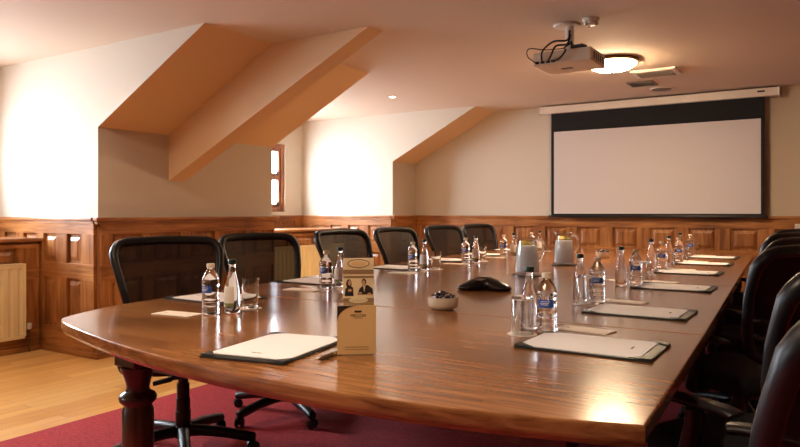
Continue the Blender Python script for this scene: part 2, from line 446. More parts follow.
for x, y in LEGS:
    bm = bmesh.new(); lathe(bm, [(r*1.15, z) for r, z in prof], 28)
    box(bm, -.055, .055, -.055, .055, .626, .6995, .004)
    bmesh.ops.translate(bm, vec=(x+1.6, y-4.2, 0), verts=bm.verts)
    o = obj('leg', bm, LEGW, table, smooth=math.radians(40))

# lead dangling under the table
bm = bmesh.new()
tube(bm, spline([(-1.92,1.68,.70), (-1.93,1.67,.60), (-1.96,1.65,.565), (-2.01,1.62,.550)], 5), .004, 6)
box(bm, -.035, .035, -.011, .011, -.008, .008, .003, M=T(-2.038,1.603,.543) @ Matrix.Rotation(math.radians(30), 4, 'Z') @ Matrix.Rotation(math.radians(-14), 4, 'Y'))
tag(obj('power_lead', bm, CABLE), 'black plug and lead hanging below the near left corner of the table', 'cable')

# ------------------------------------------------------------ chairs
def make_chair():
    t = thing('office_chair', '', 'chair', (0,0,0))
    bm = bmesh.new()                                                       # seat cushion
    P = [(.24*math.copysign(abs(math.cos(a))**.55, math.cos(a)), .245*math.copysign(abs(math.sin(a))**.55, math.sin(a))) for a in [2*PI*i/36 for i in range(36)]]
    slab(bm, P, [(.03,.42), (.006,.43), (0,.45), (.004,.475), (.018,.49), (.05,.497), (.12,.492)])
    obj('seat', bm, BLACKF, t, smooth=True)
    def xb(z):
        k = [( .50,-.235), (.60,-.205), (.70,-.215), (.82,-.25), (.94,-.302), (1.03,-.348)]
        for (za, xa), (zb_, xc) in zip(k, k[1:]):
            if z <= zb_: q = (z-za)/(zb_-za); return xa+(xc-xa)*q
        return k[-1][1]
    def hw(z): return .160+.107*min(1, max(0, (z-.52)/.40))**.8
    def bp(y, z): return Vector((xb(z)+.030*(y/.26)**2, y, z))
    Z0, Z1 = .56, 1.0
    side = []
    for i in range(9): z = Z0+.03+(Z1-.06-Z0-.03)*i/8; side.append((hw(z), z))
    cor = [(hw(Z1-.05)-.008, Z1-.035), (hw(Z1)-.025, Z1-.012), (hw(Z1)-.06, Z1)]
    half = side+cor
    loop = [(0, Z0-.0)]+[(.09, Z0), (hw(Z0)-.03, Z0+.006)]+half+[(.12, Z1+.004), (0, Z1+.006)]
    full = loop+[(-a, z) for a, z in reversed(loop[1:-1])]
    bm = bmesh.new()
    pts = [bp(y, z) for y, z in full]
    rr = [.0225 if z > .9 else .0195 for y, z in full]
    tube(bm, pts, rr, 10, flat=1.15, closed=True)
    obj('back_frame', bm, BLACKP, t, smooth=True)
    bm = bmesh.new(); rows = []                                            # mesh panel, thin but with thickness
    nz, ny = 12, 10
    for i in range(nz+1):
        z = Z0+.004+(Z1-.004-Z0)*i/nz; w = hw(z)-.005
        if i == nz: w -= .04
        rows.append([bp(-w+2*w*j/ny, z) for j in range(ny+1)])
    A = [[bm.verts.new(p) for p in r_] for r_ in rows]
    for i in range(nz):
        for j in range(ny): bm.faces.new((A[i][j], A[i][j+1], A[i+1][j+1], A[i+1][j]))
    obj('mesh_backrest', bm, MESHM, t, smooth=True)
    bm = bmesh.new()                                                       # spine and lumbar bar
    tube(bm, spline([(-.06,0,.405), (-.2,0,.40), (-.275,0,.45), (-.265,0,.56)], 6), .024, 8, flat=1.5)
    tube(bm, spline([bp(-.19,.66)+Vector((-.012,0,0)), bp(0,.60)+Vector((-.03,0,0)), bp(.19,.66)+Vector((-.012,0,0))], 8), .014, 8)
    tube(bm, spline([(-.265,0,.54), (-.235,0,.60)], 4), .024, 8)
    obj('back_support', bm, BLACKP, t, smooth=True)
    bm = bmesh.new(); box(bm, -.12, .12, -.085, .085, .375, .425, .012, 2); tube(bm, [(.0,-.08,.40), (.0,-.25,.395)], .007, 6)
    obj('tilt_mechanism', bm, BLACKP, t)
    bm = bmesh.new(); lathe(bm, [(.024,.30), (.024,.385)], 16); lathe(bm, [(.036,.085), (.036,.2), (.033,.202), (.033,.26), (.030,.262), (.030,.33)], 18)
    obj('gas_column', bm, BLACKP, t, smooth=math.radians(40))
    for s in (-1, 1):
        bm = bmesh.new()
        tube(bm, spline([(.02,s*.17,.41), (.02,s*.262,.415), (0,s*.285,.47), (-.03,s*.288,.58), (-.03,s*.288,.625)], 6), .016, 8, flat=1.6)
        a = obj('armrest', bm, BLACKP, t, smooth=True)
        bm = bmesh.new()
        tube(bm, spline([(-.15,s*.285,.628), (-.12,s*.285,.640), (-.03,s*.287,.645), (.07,s*.283,.642), (.115,s*.275,.632)], 5), .024, 10, flat=1.35)
        for v in bm.verts: v.co.z = .637+(v.co.z-.637)*.6
        obj('arm_pad', bm, BLACKP, a, smooth=True)
    for k in range(5):
        an = 2*PI*k/5+1.03; bm = bmesh.new(); c, s_ = math.cos(an), math.sin(an)
        pts = [(.0,0,.098), (.06,0,.104), (.17,0,.096), (.30,0,.074), (.345,0,.064)]
        tube(bm, [(p[0]*c, p[0]*s_, p[2]) for p in spline(pts, 3)], [.030]*4+[.028]*3+[.026]*3+[.024]*2+[.018], 8)
        if k == 0: lathe(bm, [(.042,.075), (.042,.13)], 18)
        lg = obj('leg', bm, BLACKP, t, smooth=True)
        bm = bmesh.new()
        for s in (-1, 1):
            R = Matrix.Translation((.335*c, .335*s_, .0255)) @ rotz(an+.7) @ Matrix.Rotation(PI/2, 4, 'X')
            lathe(bm, [(.019, s*.016-.009), (.0255, s*.016-.006), (.0255, s*.016+.006), (.019, s*.016+.009)], 16, M=R)
        R = Matrix.Translation((.335*c, .335*s_, .0255)) @ rotz(an+.7) @ Matrix.Rotation(PI/2, 4, 'X')
        lathe(bm, [(.012,-.022), (.012,.022)], 10, M=R)
        box(bm, -.012, .012, -.006, .006, .02, .075, .003, M=T(.335*c, .335*s_, 0) @ rotz(an))
        obj('caster', bm, CASTER, lg, smooth=math.radians(40))
    return t
chair = make_chair()
D = math.radians
CH = [  # x, y, heading, label
 (-2.61, 2.17, D(-25), 'black mesh office chair nearest the camera on the window side, before the panelled knee wall', 'L'),
 (-2.61, 2.91, D(-12), 'black mesh office chair second from the camera on the window side', 'L'),
 (-2.75, 3.95, D(-7), 'black mesh office chair third from the camera on the window side, before the radiator', 'L'),
 (-2.81, 4.79, D(-5), 'black mesh office chair fourth from the camera on the window side', 'L'),
 (-2.88, 5.74, D(-10), 'black mesh office chair fifth from the camera on the window side', 'L'),
 (-2.93, 6.62, D(-11), 'black mesh office chair farthest from the camera on the window side, nearest the back wall', 'L'),
 (-.19, 1.48, D(158), 'black mesh office chair nearest the camera on the right, cut off by the picture edge', 'R'),
 (-.19, 2.22, D(152), 'black mesh office chair second from the camera on the right side of the table', 'R'),
 (-.32, 3.24, D(150), 'black mesh office chair third from the camera on the right, its whole backrest showing', 'R'),
 (-0.38, 4.12, D(156), 'black mesh office chair fourth from the camera on the right side of the table', 'R'),
 (-0.46, 5.02, D(158), 'black mesh office chair fifth from the camera on the right side of the table', 'R'),
 (-0.48, 5.98, D(158), 'black mesh office chair farthest along the right side of the table', 'R'),
]
for i, (x, y, a, lab, s) in enumerate(CH):
    c = chair if i == 0 else dup(chair)
    c.location = (x, y, .008); c.rotation_euler = (0,0,a); c['label'] = lab
    c['group'] = 'office chairs along the window side' if s == 'L' else 'office chairs along the right side'

# ------------------------------------------------------------ table settings
TZ = .7583
def make_plastic():
    t = thing('plastic_water_bottle', '', 'bottle')
    bm = bmesh.new()
    pr = [(.020,.0), (.031,.002), (.0335,.008), (.0335,.022), (.0315,.027), (.0335,.032), (.0335,.042), (.0315,.047), (.0335,.052), (.0335,.062), (.0318,.066), (.0318,.112), (.0338,.117), (.0338,.130), (.032,.142), (.025,.158), (.0165,.172), (.0125,.178), (.0125,.190)]
    lathe(bm, pr, 28); obj('bottle_body', bm, PET, t, smooth=math.radians(60))
    bm = bmesh.new(); lathe(bm, [(.0150,.183), (.0152,.185), (.0152,.197), (.0140,.199)], 20); obj('cap', bm, WHITECAP, t, smooth=math.radians(40))
    bm = bmesh.new(); n = 12                                              # label wraps part of the body
    def arc(r, z0, z1, a0, a1, mi=0):
        A = [[bm.verts.new((r*math.cos(a0+(a1-a0)*i/n), r*math.sin(a0+(a1-a0)*i/n), z)) for i in range(n+1)] for z in (z0, z1)]
        for i in range(n): bm.faces.new((A[0][i], A[0][i+1], A[1][i+1], A[1][i])).material_index = mi
    arc(.0323, .086, .112, -1.0, .7, 0); arc(.0326, .099, .1015, -.7, .2, 1); arc(.0326, .094, .0965, -.6, .1, 1); arc(.0326, .105, .107, -.6, .3, 1)
    obj('bottle_label', bm, [BLUEL, PALEL], t, smooth=True, recalc=False)
    return t
def make_glassb():
    t = thing('glass_water_bottle', '', 'bottle')
    bm = bmesh.new()
    lathe(bm, [(.020,.0), (.028,.002), (.0305,.008), (.031,.04), (.0305,.075), (.028,.100), (.022,.130), (.016,.158), (.0132,.175), (.0128,.190), (.0145,.192), (.0145,.197), (.0128,.199)], 28)
    obj('bottle_body', bm, PET, t, smooth=math.radians(60))
    bm = bmesh.new(); lathe(bm, [(.0150,.196), (.0155,.198), (.0155,.212), (.0140,.2145)], 20); obj('cap', bm, GREENCAP, t, smooth=math.radians(40))
    bm = bmesh.new(); n = 14
    zs = [(.030,.0313,1), (.042,.0312,0), (.075,.0309,0), (.092,.0297,0), (.108,.0268,0)]
    rows = [[bm.verts.new(((r_)*math.cos(a), (r_)*math.sin(a), z)) for a in [-1.3+2.0*i/n for i in range(n+1)]] for z, r_, m_ in zs]
    for k in range(4):
        for i in range(n): bm.faces.new((rows[k][i], rows[k][i+1], rows[k+1][i+1], rows[k+1][i])).material_index = 1 if k == 0 else 0
    obj('bottle_label', bm, [WHITEL, OLIVE], t, smooth=True, recalc=False)
    return t
def make_tumbler(inv):
    bm = bmesh.new()
    outer = [(.030,0), (.033,.004), (.0365,.125)]; inner = [(.0345,.125), (.0312,.014), (.0285,.0105)]
    if inv:
        outer = [(r, .125-z) for r, z in outer]; inner = [(r, .125-z) for r, z in inner]
    pr = outer+inner
    lathe(bm, pr, 28)
    return obj('drinking_glass', bm, GLASS, smooth=math.radians(50))
def make_coaster():
    bm = bmesh.new(); lathe(bm, [(.047,0), (.049,.0006), (.049,.0018), (.048,.0022)], 32)
    return obj('coaster', bm, CARD, smooth=math.radians(40))
def make_pad():
    t = thing('writing_folder', '', 'folder')
    bm = bmesh.new(); box(bm, -.195, .195, -.14, .14, 0, .006, .003, 2); obj('folder_board', bm, LEATHER, t)
    bm = bmesh.new()
    for k in range(3): box(bm, -.162, .186, -.129, .129, .006+.0008*k, .0067+.0008*k)
    obj('paper_sheet', bm, PAPER, t)
    zt = .0092
    for sx, sy in ((-1,-1), (-1,1), (1,-1), (1,1)):
        bm = bmesh.new(); P = [(sx*.194, sy*.139), (sx*.135, sy*.139), (sx*.194, sy*.088)]
        prism(bm, P, .0085, .0098, axis='Z'); obj('corner_pocket', bm, LEATHER, t)
    text_obj('paper_print', 'MELLON', .009, SEPIA, t, T(-.115, 0, .0087) @ rotz(-PI/2))
    return t
def make_card():
    t = thing('menu_card', '', 'card')
    bm = bmesh.new(); box(bm, -.095, .095, -.045, .045, 0, .0035, .0008); obj('card_sheet', bm, CARD, t)
    bm = bmesh.new(); lathe(bm, [(.007,.0036), (.007,.0039)], 16); bmesh.ops.scale(bm, vec=(1,.55,1), verts=bm.verts); bmesh.ops.translate(bm, vec=(-.06,0,0), verts=bm.verts)
    obj('printed_emblem', bm, SEPIA, t)
    return t
plas, glas = make_plastic(), make_glassb()
for q_ in (plas, glas): q_.scale = (1.03, 1.03, 1.0)
tum, tumi, coas, pad, card = make_tumbler(False), make_tumbler(True), make_coaster(), make_pad(), make_card()
first = {}
def put(src, x, y, z, rz, label, group):
    if src.name not in first: first[src.name] = 1; o = src
    else: o = dup(src)
    o.location = (x, y, z); o.rotation_euler = (0,0,rz); o['label'] = label; o['group'] = group
    if 'glass water' in label and 'right side' in label:                  # these bottles show no paper label
        for ch in list(o.children):
            if ch.name.startswith('bottle_label'): bpy.data.objects.remove(ch)
    return o
for src, cat in ((tum,'glass'), (tumi,'glass'), (coas,'coaster')): src['category'] = cat
ORD = ['nearest place', 'second place from camera', 'third place from camera', 'fourth place from camera', 'fifth place from camera', 'farthest place']
# plastic, glass bottle, tumbler, folder centre, card centre
LEFT = [((-2.045,1.835), (-1.995,1.90), (-2.025,2.03), (-2.39,2.18), (-2.15,1.76)),
        ((-2.215,2.77), (-2.205,2.88), (-2.22,2.99), (-2.48,3.02), (-2.28,2.66)),
        ((-2.385,3.93), (-2.358,4.04), (-2.315,4.13), (-2.61,4.08), (-2.36,3.76)),
        ((-2.42,4.80), (-2.36,4.86), (-2.38,5.02), (-2.68,4.96), (-2.42,4.63)),
        ((-2.46,5.64), (-2.385,5.69), (-2.40,5.82), (-2.74,5.80), (-2.48,5.48)),
        ((-2.52,6.48), (-2.46,6.55), (-2.44,6.69), (-2.80,6.64), (-2.54,6.32))]
RIGHT = [((-.785,2.155), (-.86,2.19), (-.84,2.075), (-.585,2.00), (-.69,2.26)),
         ((-.86,3.01), (-.93,2.98), (-.885,2.90), (-.625,2.78), (-.76,3.07)),
         ((-.875,3.79), (-.945,3.76), (-.855,3.92), (-.675,3.78), (-.80,4.06)),
         ((-.965,4.94), (-1.028,4.90), (-.94,5.08), (-.76,4.78), (-.86,5.03)),
         ((-.985,5.70), (-1.05,5.655), (-.975,5.85), (-.79,5.66), (-.90,5.93)),
         ((-1.05,6.66), (-1.13,6.62), (-1.03,6.80), (-.83,6.50), (-.95,6.77))]
for side, rows in (('window side', LEFT), ('right side', RIGHT)):
    Rr = side == 'right side'
    for i, (p, gb, tu, pd, cd) in enumerate(rows):
        w = ORD[i]+' on the '+side
        cz = .0024
        put(plas, *p, TZ, D(-75) if not Rr else D(-70), 'plastic water bottle, cream cap, '+w, 'plastic water bottles at the places')
        put(glas, *gb, TZ, D(-70) if not Rr else D(105), 'glass water bottle, dark green cap, '+w, 'glass water bottles at the places')
        put(coas, *tu, TZ, 0, 'round cream coaster under a glass, '+w, 'paper coasters at the places')
        put(tumi if Rr else tum, *tu, TZ+cz, 0, 'drinking glass on a coaster, '+w, 'drinking glasses at the places')
        put(pad, *pd, TZ, 0 if not Rr else PI+0.0, 'dark folder with white paper, '+w, 'writing folders at the places')
        put(card, *cd, TZ, D(6) if not Rr else D(-8), 'small cream printed card, '+w, 'cream cards at the places')
# the folder at the head of the table, and its pen
hp = put(pad, -1.36, 1.478, TZ, PI/2+D(10), 'dark folder with white paper at the curved near end, beside a pen', 'writing folders at the places')
hp.scale = (.97, .97, 1)
pen = thing('ballpoint_pen', 'bronze and silver ballpoint pen lying beside the nearest folder', 'pen', (-1.155, 1.462, TZ+.0062), D(98))
def cyl(parts, name, m):
    bm = bmesh.new(); lathe(bm, parts, 14, M=Matrix.Rotation(PI/2, 4, 'Y')); return obj(name, bm, m, pen, smooth=math.radians(40))
cyl([(.0008,-.070), (.0022,-.060), (.0052,-.048), (.006,-.04), (.006,.012)], 'barrel', PENM)
cyl([(.006,.012), (.006,.058), (.0032,.060), (.0030,.070)], 'clip_end', CHROME)
bm = bmesh.new(); box(bm, .012, .055, -.0018, .0018, .0045, .0068, .0006); obj('clip', bm, CHROME, pen)

# leaflet holder standing on the near end
HD = math.radians(39)
st = thing('leaflet_holder', 'upright clear stand with tan printed card, at the curved near end', 'stand', (-1.13, 1.55, TZ), HD)
# local frame: x across, front faces -y
bm = bmesh.new(); box(bm, -.055, .055, -.035, .05, 0, .003, .001); box(bm, -.055, .055, .005, .008, .003, .15)
box(bm, -.05, .055, .042, .045, .003, .270, .001)
obj('acrylic_stand', bm, ACRYL, st)
fr = bmesh.new(); box(fr, -.0545, .0545, -.0345, -.0325, .003, .139, .0004)
fc = obj('front_card', fr, KRAFT, st)
bm = bmesh.new()
arcp = [(-.0545, .139), (-.0545, .094)] + [(-.0545+.058*(1-math.cos(k*PI/16)), .094+.045*math.sin(k*PI/16)) for k in range(1, 9)]
prism(bm, arcp, -.0353, -.0346); obj('dark_corner', bm, DARKC, fc)
bm = bmesh.new()
for k in range(5):
    x = -.008+.004*k; h = .0035 if k % 2 else .005
    prism(bm, [(x-.0022+.004,.1225), (x+.0022+.004,.1225), (x+.004,.1225+h)], -.0352, -.0346)
el = [(.004+.011*math.cos(a), .1215+.0018*math.sin(a)) for a in [2*PI*i/16 for i in range(16)]]
prism(bm, el, -.0352, -.0346); obj('emblem', bm, DARKC, fc)
RX = Matrix.Rotation(PI/2, 4, 'X')
text_obj('card_lettering', 'MELLON', .0115, DARKC, fc, T(.004, -.0349, .111) @ RX)
bm = bmesh.new()
for x0, x1, z in ((-.008,.016,.1035), (-.033,.033,.0225), (-.033,.033,.0155)): box(bm, x0, x1, -.0351, -.0346, z, z+.0014)
obj('small_print', bm, SEPIA, fc)
# rear leaflet with the printed picture
lf = bmesh.new(); box(lf, -.045, .051, .038, .0415, .003, .258, .0004); leaf = obj('rear_leaflet', lf, SEPIAL, st)
cx = .003; Y0 = .0372
def flat(name, polys):
    bm = bmesh.new(); mats = []
    for poly, m, d in polys:
        if m not in mats: mats.append(m)
        prism(bm, poly, Y0-d*.0004, .038, mi=mats.index(m))
    return obj(name, bm, mats, leaf)
def ell(x, z, rx, rz, n=20): return [(x+rx*math.cos(2*PI*i/n), z+rz*math.sin(2*PI*i/n)) for i in range(n)]
def rect(x0, x1, z0, z1): return [(x0,z0), (x1,z0), (x1,z1), (x0,z1)]
flat('leaflet_heading', [(rect(-.045,.051,.214,.226), SEPIA, 0), (rect(-.045,.051,.203,.208), SEPIA, 0), (ell(cx,.243,.035,.0125), SEPIA, 0), (ell(cx,.243,.0315,.010), SEPIAL, 1), (ell(cx,.243,.024,.0066), KRAFT, 2)])
flat('leaflet_footer', [(rect(-.045,.051,.120,.146), SEPIA, 0), (ell(cx,.140,.030,.008), SEPIAL, 1)])
flat('printed_woman', [(ell(-.027,.186,.0085,.013), HAIR, 0), ([(-.040,.152),(-.012,.152),(-.014,.176),(-.026,.182),(-.038,.172)], SUIT, 1), (ell(-.025,.189,.0048,.0075), SKIN, 2), (ell(-.024,.168,.006,.0042), SKIN, 2)])
flat('printed_man', [([(.0,.156),(.049,.156),(.047,.172),(.033,.182),(.018,.182),(.006,.172)], SUIT, 0), (ell(.020,.191,.0072,.0095), HAIR, 1), (ell(.019,.188,.0055,.008), SKIN, 2), ([(.017,.181),(.025,.181),(.021,.162)], SEPIAL, 2), (ell(.008,.160,.006,.003), SKIN, 2), (ell(.037,.158,.006,.003), SKIN, 2)])

leaf.scale = (.93, 1, 1.035); leaf.location = (.006, 0, 0)

# bowls of sweets
def make_bowl(name_loc, r, h, label):
    t = thing('sweet_bowl', label, 'bowl', name_loc, 0, 'bowls of sweets')
    bm = bmesh.new()
    lathe(bm, [(r*.66,0), (r*.70,.003), (r*.86,.008), (r*.98,h*.35), (r,h*.75), (r*1.0,h), (r*.95,h), (r*.92,h*.7), (r*.8,h*.35), (r*.5,h*.2), (.004,h*.18)], 36)
    obj('bowl_body', bm, CERAM, t, smooth=math.radians(50)); return t
B1 = (-1.335, 2.44, TZ); B2 = (-1.66, 5.98, TZ)
make_bowl(B1, .064, .052, 'cream round bowl of wrapped sweets in front of the conference phone')
make_bowl(B2, .064, .052, 'far cream bowl of wrapped sweets beyond the water jugs')
bm = bmesh.new()
t_ = bmesh.new(); bmesh.ops.create_icosphere(t_, subdivisions=2, radius=.0115); bmesh.ops.scale(t_, vec=(1.35,.9,.75), verts=t_.verts); merge(bm, t_, 0)
for s in (-1, 1):
    n0 = len(bm.faces)
    lathe(bm, [(.002,.010), (.0075,.017), (.006,.0175)], 8, mi=1, M=Matrix.Rotation(s*PI/2, 4, 'Y') @ Matrix.Scale(.6, 4, (1,0,0)))
sweet = obj('wrapped_sweet', bm, [SWEETD, SWEETW]); sweet['category'] = 'sweet'
k = 0
for B, nm, g_ in ((B1, 'dark wrapped sweet in the near cream bowl', 'sweets in the near bowl'), (B2, 'dark wrapped sweet in the far cream bowl', 'sweets in the far bowl')):
    spots = [(0,0,.070)]+[(.018*math.cos(a), .018*math.sin(a), .064) for a in [.3+2*PI*i/5 for i in range(5)]]+[(.042*math.cos(a), .042*math.sin(a), .056) for a in [2*PI*i/11 for i in range(11)]]
    spots += [(.03*math.cos(a), .03*math.sin(a), .040) for a in [2*PI*i/6 for i in range(6)]]
    for dx, dy, dz in spots:
        o = sweet if k == 0 else sweet.copy()
        if k: COL.objects.link(o)
        k += 1; o.location = (B[0]+dx, B[1]+dy, B[2]+dz-.002); o.rotation_euler = (random.uniform(-.4,.4), random.uniform(-.4,.4), random.uniform(0, 6.28))
        o['label'] = nm; o['group'] = g_; o['category'] = 'sweet'

# conference phone: three-lobed
ph = thing('conference_phone', 'black three-lobed conference speakerphone in the middle of the table', 'phone', (-1.50, 3.20, TZ), D(-10))
bm = bmesh.new(); n = 60
def lobe(a): return .098+.062*max(0, math.cos(1.5*a))**1.0*1.0 if False else .105+.05*math.cos(3*a)
def ringv(k, z, sag=0): return [bm.verts.new((k*lobe(2*PI*i/n)*math.cos(2*PI*i/n), k*lobe(2*PI*i/n)*math.sin(2*PI*i/n), z-sag*(.5+.5*math.cos(3*2*PI*i/n)))) for i in range(n)]
R_ = [ringv(.92,.0), ringv(1.0,.006), ringv(1.0,.022,.006), ringv(.92,.036,.010), ringv(.72,.050,.010), ringv(.5,.060,.006), ringv(.25,.064), ringv(.05,.065)]
for a, b_ in zip(R_, R_[1:]):
    for i in range(n): bm.faces.new((a[i], a[(i+1) % n], b_[(i+1) % n], b_[i]))
bm.faces.new(R_[0][::-1]); bm.faces.new(R_[-1])
obj('phone_body', bm, PHONE, ph, smooth=True)
bm = bmesh.new(); box(bm, -.030, .030, -.022, .022, 0, .003, .001, M=T(-.02, -.012, .0635)); obj('display', bm, GREYP, ph)
bm = bmesh.new()
for i in range(3):
    for j in range(4): box(bm, -.005, .005, -.003, .003, 0, .003, .001, M=T(-.017+.016*i+.02, -.055-.011*j+.0, .0585-.002*j))
obj('keypad', bm, GREYP, ph)

# jugs of iced water
def make_jug():
    t = thing('water_jug', '', 'jug')
    bm = bmesh.new()
    o_ = [(.060,0), (.075,.004), (.078,.02), (.075,.08), (.069,.15), (.062,.205), (.060,.222), (.062,.240)]
    i_ = [(.0595,.240), (.0575,.222), (.0595,.205), (.0665,.15), (.0725,.08), (.0752,.02), (.070,.010)]
    lathe(bm, o_+i_, 36)
    for v in bm.verts:                                                     # pouring lip on the -x side
        if v.co.z > .205 and v.co.x < 0:
            a = math.atan2(v.co.y, -v.co.x); k_ = math.exp(-(a/.45)**2)*(v.co.z-.205)/.035
            v.co.x -= .020*k_; v.co.z += .010*k_
    obj('jug_body', bm, THIN, t, smooth=math.radians(60))
    bm = bmesh.new(); lathe(bm, [(.069,.011), (.0745,.022), (.0718,.08), (.0658,.15), (.0618,.180), (.02,.1805)], 36); obj('water', bm, FROST, t, smooth=math.radians(50))
    bm = bmesh.new(); tube(bm, spline([(.053,0,.216), (.078,0,.222), (.100,0,.200), (.102,0,.160), (.092,0,.115), (.070,0,.085)], 6), .009, 10, flat=1.3); obj('handle', bm, GLASS, t, smooth=True)
    return t
jug = make_jug()
bm = bmesh.new(); lathe(bm, [(.092,0), (.095,.002), (.095,.006), (.090,.0075), (.088,.005), (.01,.005)], 36); tray = obj('jug_tray', bm, STEEL, smooth=math.radians(40)); tray['category'] = 'tray'
bm = bmesh.new(); lathe(bm, [(.026,-.0025), (.0275,-.002), (.0275,.002), (.026,.0025)], 24, mi=1); lathe(bm, [(.0245,.0020), (.0245,.0032)], 24, mi=0); lathe(bm, [(.0245,-.0032), (.0245,-.0020)], 24, mi=0)
lem = obj('lemon_slice', bm, [LEMON, LEMONR], smooth=math.radians(40)); lem['category'] = 'lemon slice'
for i, (x, y, a, w) in enumerate(((-1.61,4.06,D(15),'nearer'), (-1.685,5.00,D(15),'farther'))):
    put(tray, x, y, TZ, 0, 'round dark metal tray under the %s water jug' % w, 'trays under the jugs')
    put(jug, x, y, TZ+.008, a, 'glass jug of iced lemon water, the %s of the two' % w, 'water jugs')
    for j, (dx, dy, dz, tx, ty) in enumerate(((-.016,-.018,.199,.42,.12), (.018,.014,.199,-.30,.3))):
        o = put(lem, x+dx, y+dy, TZ+.008+dz, 0, 'lemon slice floating in the %s jug, %s' % (w, ('towards its spout', 'towards its handle')[j]), 'lemon slices in the jugs')
        o.rotation_euler = (tx, ty, .4*j)

# ------------------------------------------------------------ radiators
def radiator(y0, y1, label):
    x = -5.60; t = thing('radiator', label, 'radiator', (x, (y0+y1)/2, 0), 0, 'radiators under the dormer sills')
    h = (y1-y0)/2; bm = bmesh.new(); z0, z1 = .12, .73
    n = int(round((y1-y0)/.075)); w = 2*h/n; pts = []
    for i in range(n):
        a = -h+i*w
        pts += [(.030,a), (.030,a+w*.22), (.018,a+w*.38), (.018,a+w*.55), (.030,a+w*.72)]
    pts.append((.030, h))
    A = [(p[0], p[1]) for p in pts]; B = [(.0, h), (.0, -h)]
    prism(bm, A+B, z0+.03, z1-.03, axis='Z')
    box(bm, .0, .032, -h, h, z1-.031, z1, .006, 2); box(bm, .0, .032, -h, h, z0, z0+.031, .006, 2)
    obj('radiator_panel', bm, CREAMR, t)
    bm = bmesh.new(); box(bm, -.028, .036, -h, h, z1+.0005, z1+.010, .003)
    for s in (-1, 1): box(bm, -.028, .034, s*(h+.004)-.004, s*(h+.004)+.004, z0+.02, z1+.008, .002)
    obj('top_grille', bm, CREAMR, t)
    for s in (-1, 1):
        bm = bmesh.new(); yy = s*(h+.045)
        if s < 0 or True:
            lathe(bm, [(.006,.0), (.0085,.02), (.0085,.19)], 10, c=(.01, yy, .0)); tube(bm, [(.01, s*(h+.005), .165), (.01, yy, .165)], .010, 8)
            vo = obj('valve', bm, BRASS, t, smooth=math.radians(40))
            bm = bmesh.new(); lathe(bm, [(.017,.19), (.019,.20), (.018,.235), (.014,.24)], 14, c=(.01, yy, 0)); obj('valve_knob', bm, WHITEP, vo, smooth=math.radians(40))
    return t
radiator(1.22, 3.02, 'cream panel radiator at the left edge, below the nearer dormer sill')
radiator(5.42, 7.34, 'cream panel radiator below the farther dormer window, behind the chairs')

# ------------------------------------------------------------ projection screen
ps = thing('projection_screen', 'large white pull-down projection screen with black border on the back wall', 'screen', (-1.7, YB-.10, 0))
bm = bmesh.new(); box(bm, -1.29, 1.30, -.05, .06, 2.375, 2.462, .008, 2); obj('screen_case', bm, WHITEP, ps)
for s in (-1, 1):
    bm = bmesh.new(); box(bm, s*1.298-.008, s*1.298+.008, -.053, .063, 2.370, 2.466, .004); obj('end_cap', bm, WHITEP, ps)
bm = bmesh.new(); box(bm, 1.10, 1.17, -.0515, -.0495, 2.418, 2.436); obj('maker_badge', bm, DARKC, ps)
bm = bmesh.new(); box(bm, -1.155, 1.165, -.002, .002, 1.12, 2.380); obj('screen_fabric', bm, SCREENB, ps)
bm = bmesh.new(); box(bm, -1.120, 1.130, -.0030, -.0021, 1.145, 2.150); obj('viewing_surface', bm, SCREENW, ps)
bm = bmesh.new(); box(bm, -1.19, 1.20, -.014, .014, 1.098, 1.125, .005, 2); obj('bottom_bar', bm, BLACKP, ps)

# ------------------------------------------------------------ projector
pj = thing('ceiling_projector', 'cream projector on a white ceiling mount with black cables at its rear', 'projector', (-1.515, 4.62, ZC))
bm = bmesh.new(); box(bm, -.205, .205, -.185, .165, -.305, -.215, .012, 2); pb = obj('projector_body', bm, PROJ, pj)
bm = bmesh.new(); lathe(bm, [(.035,0), (.038,.02), (.030,.03), (.028,.012)], 20, M=T(.08,.165,-.262) @ Matrix.Rotation(-PI/2, 4, 'X')); obj('lens', bm, BLACKP, pb, smooth=math.radians(40))
for x in (-.17,-.13,-.09,-.055):
    bm = bmesh.new(); box(bm, x-.014, x+.014, -.187, -.1845, -.295, -.278, .001); obj('port', bm, BLACKP, pb)
bm = bmesh.new()
for k in range(5): box(bm, .2045, .2065, -.13+.05*k, -.10+.05*k, -.285, -.238)
obj('side_vent', bm, BLACKP, pb)
bm = bmesh.new(); box(bm, -.06, .02, -.02, .03, -.3065, -.3045); obj('underside_badge', bm, BLACKP, pb)
bm = bmesh.new(); lathe(bm, [(.092,-.0005), (.094,-.006), (.088,-.016), (.02,-.018)], 32, c=(-.02,0,0)); lathe(bm, [(.030,-.17), (.030,-.012)], 20)
for a in (.6, 2.7, 4.8): box(bm, -.16, 0, -.012, .012, -.205, -.198, M=rotz(a))
lathe(bm, [(.05,-.214), (.05,-.17)], 20)
obj('ceiling_mount', bm, WHITEP, pj, smooth=math.radians(40))
for q in ([(.01,-.035,-.05), (.0,-.05,-.12), (-.06,-.17,-.15), (-.12,-.22,-.22), (-.13,-.195,-.287)],
          [(.015,-.03,-.08), (.0,-.06,-.15), (-.03,-.20,-.19), (-.055,-.22,-.25), (-.09,-.195,-.287)],
          [(-.17,-.19,-.29), (-.215,-.24,-.25), (-.215,-.22,-.19), (-.10,-.19,-.205), (.02,-.15,-.20)],
          [(.02,-.03,-.13), (.06,-.10,-.19), (.13,-.17,-.205), (.17,-.16,-.208)],
          [(.02,-.04,-.14), (.0,-.12,-.19), (.04,-.21,-.23), (.0,-.215,-.28), (-.055,-.19,-.287)]):
    bm = bmesh.new(); tube(bm, spline(q, 6), .0065 if q[0][0] > -.1 else .0035, 7); obj('cable', bm, CABLE, pj, smooth=True)
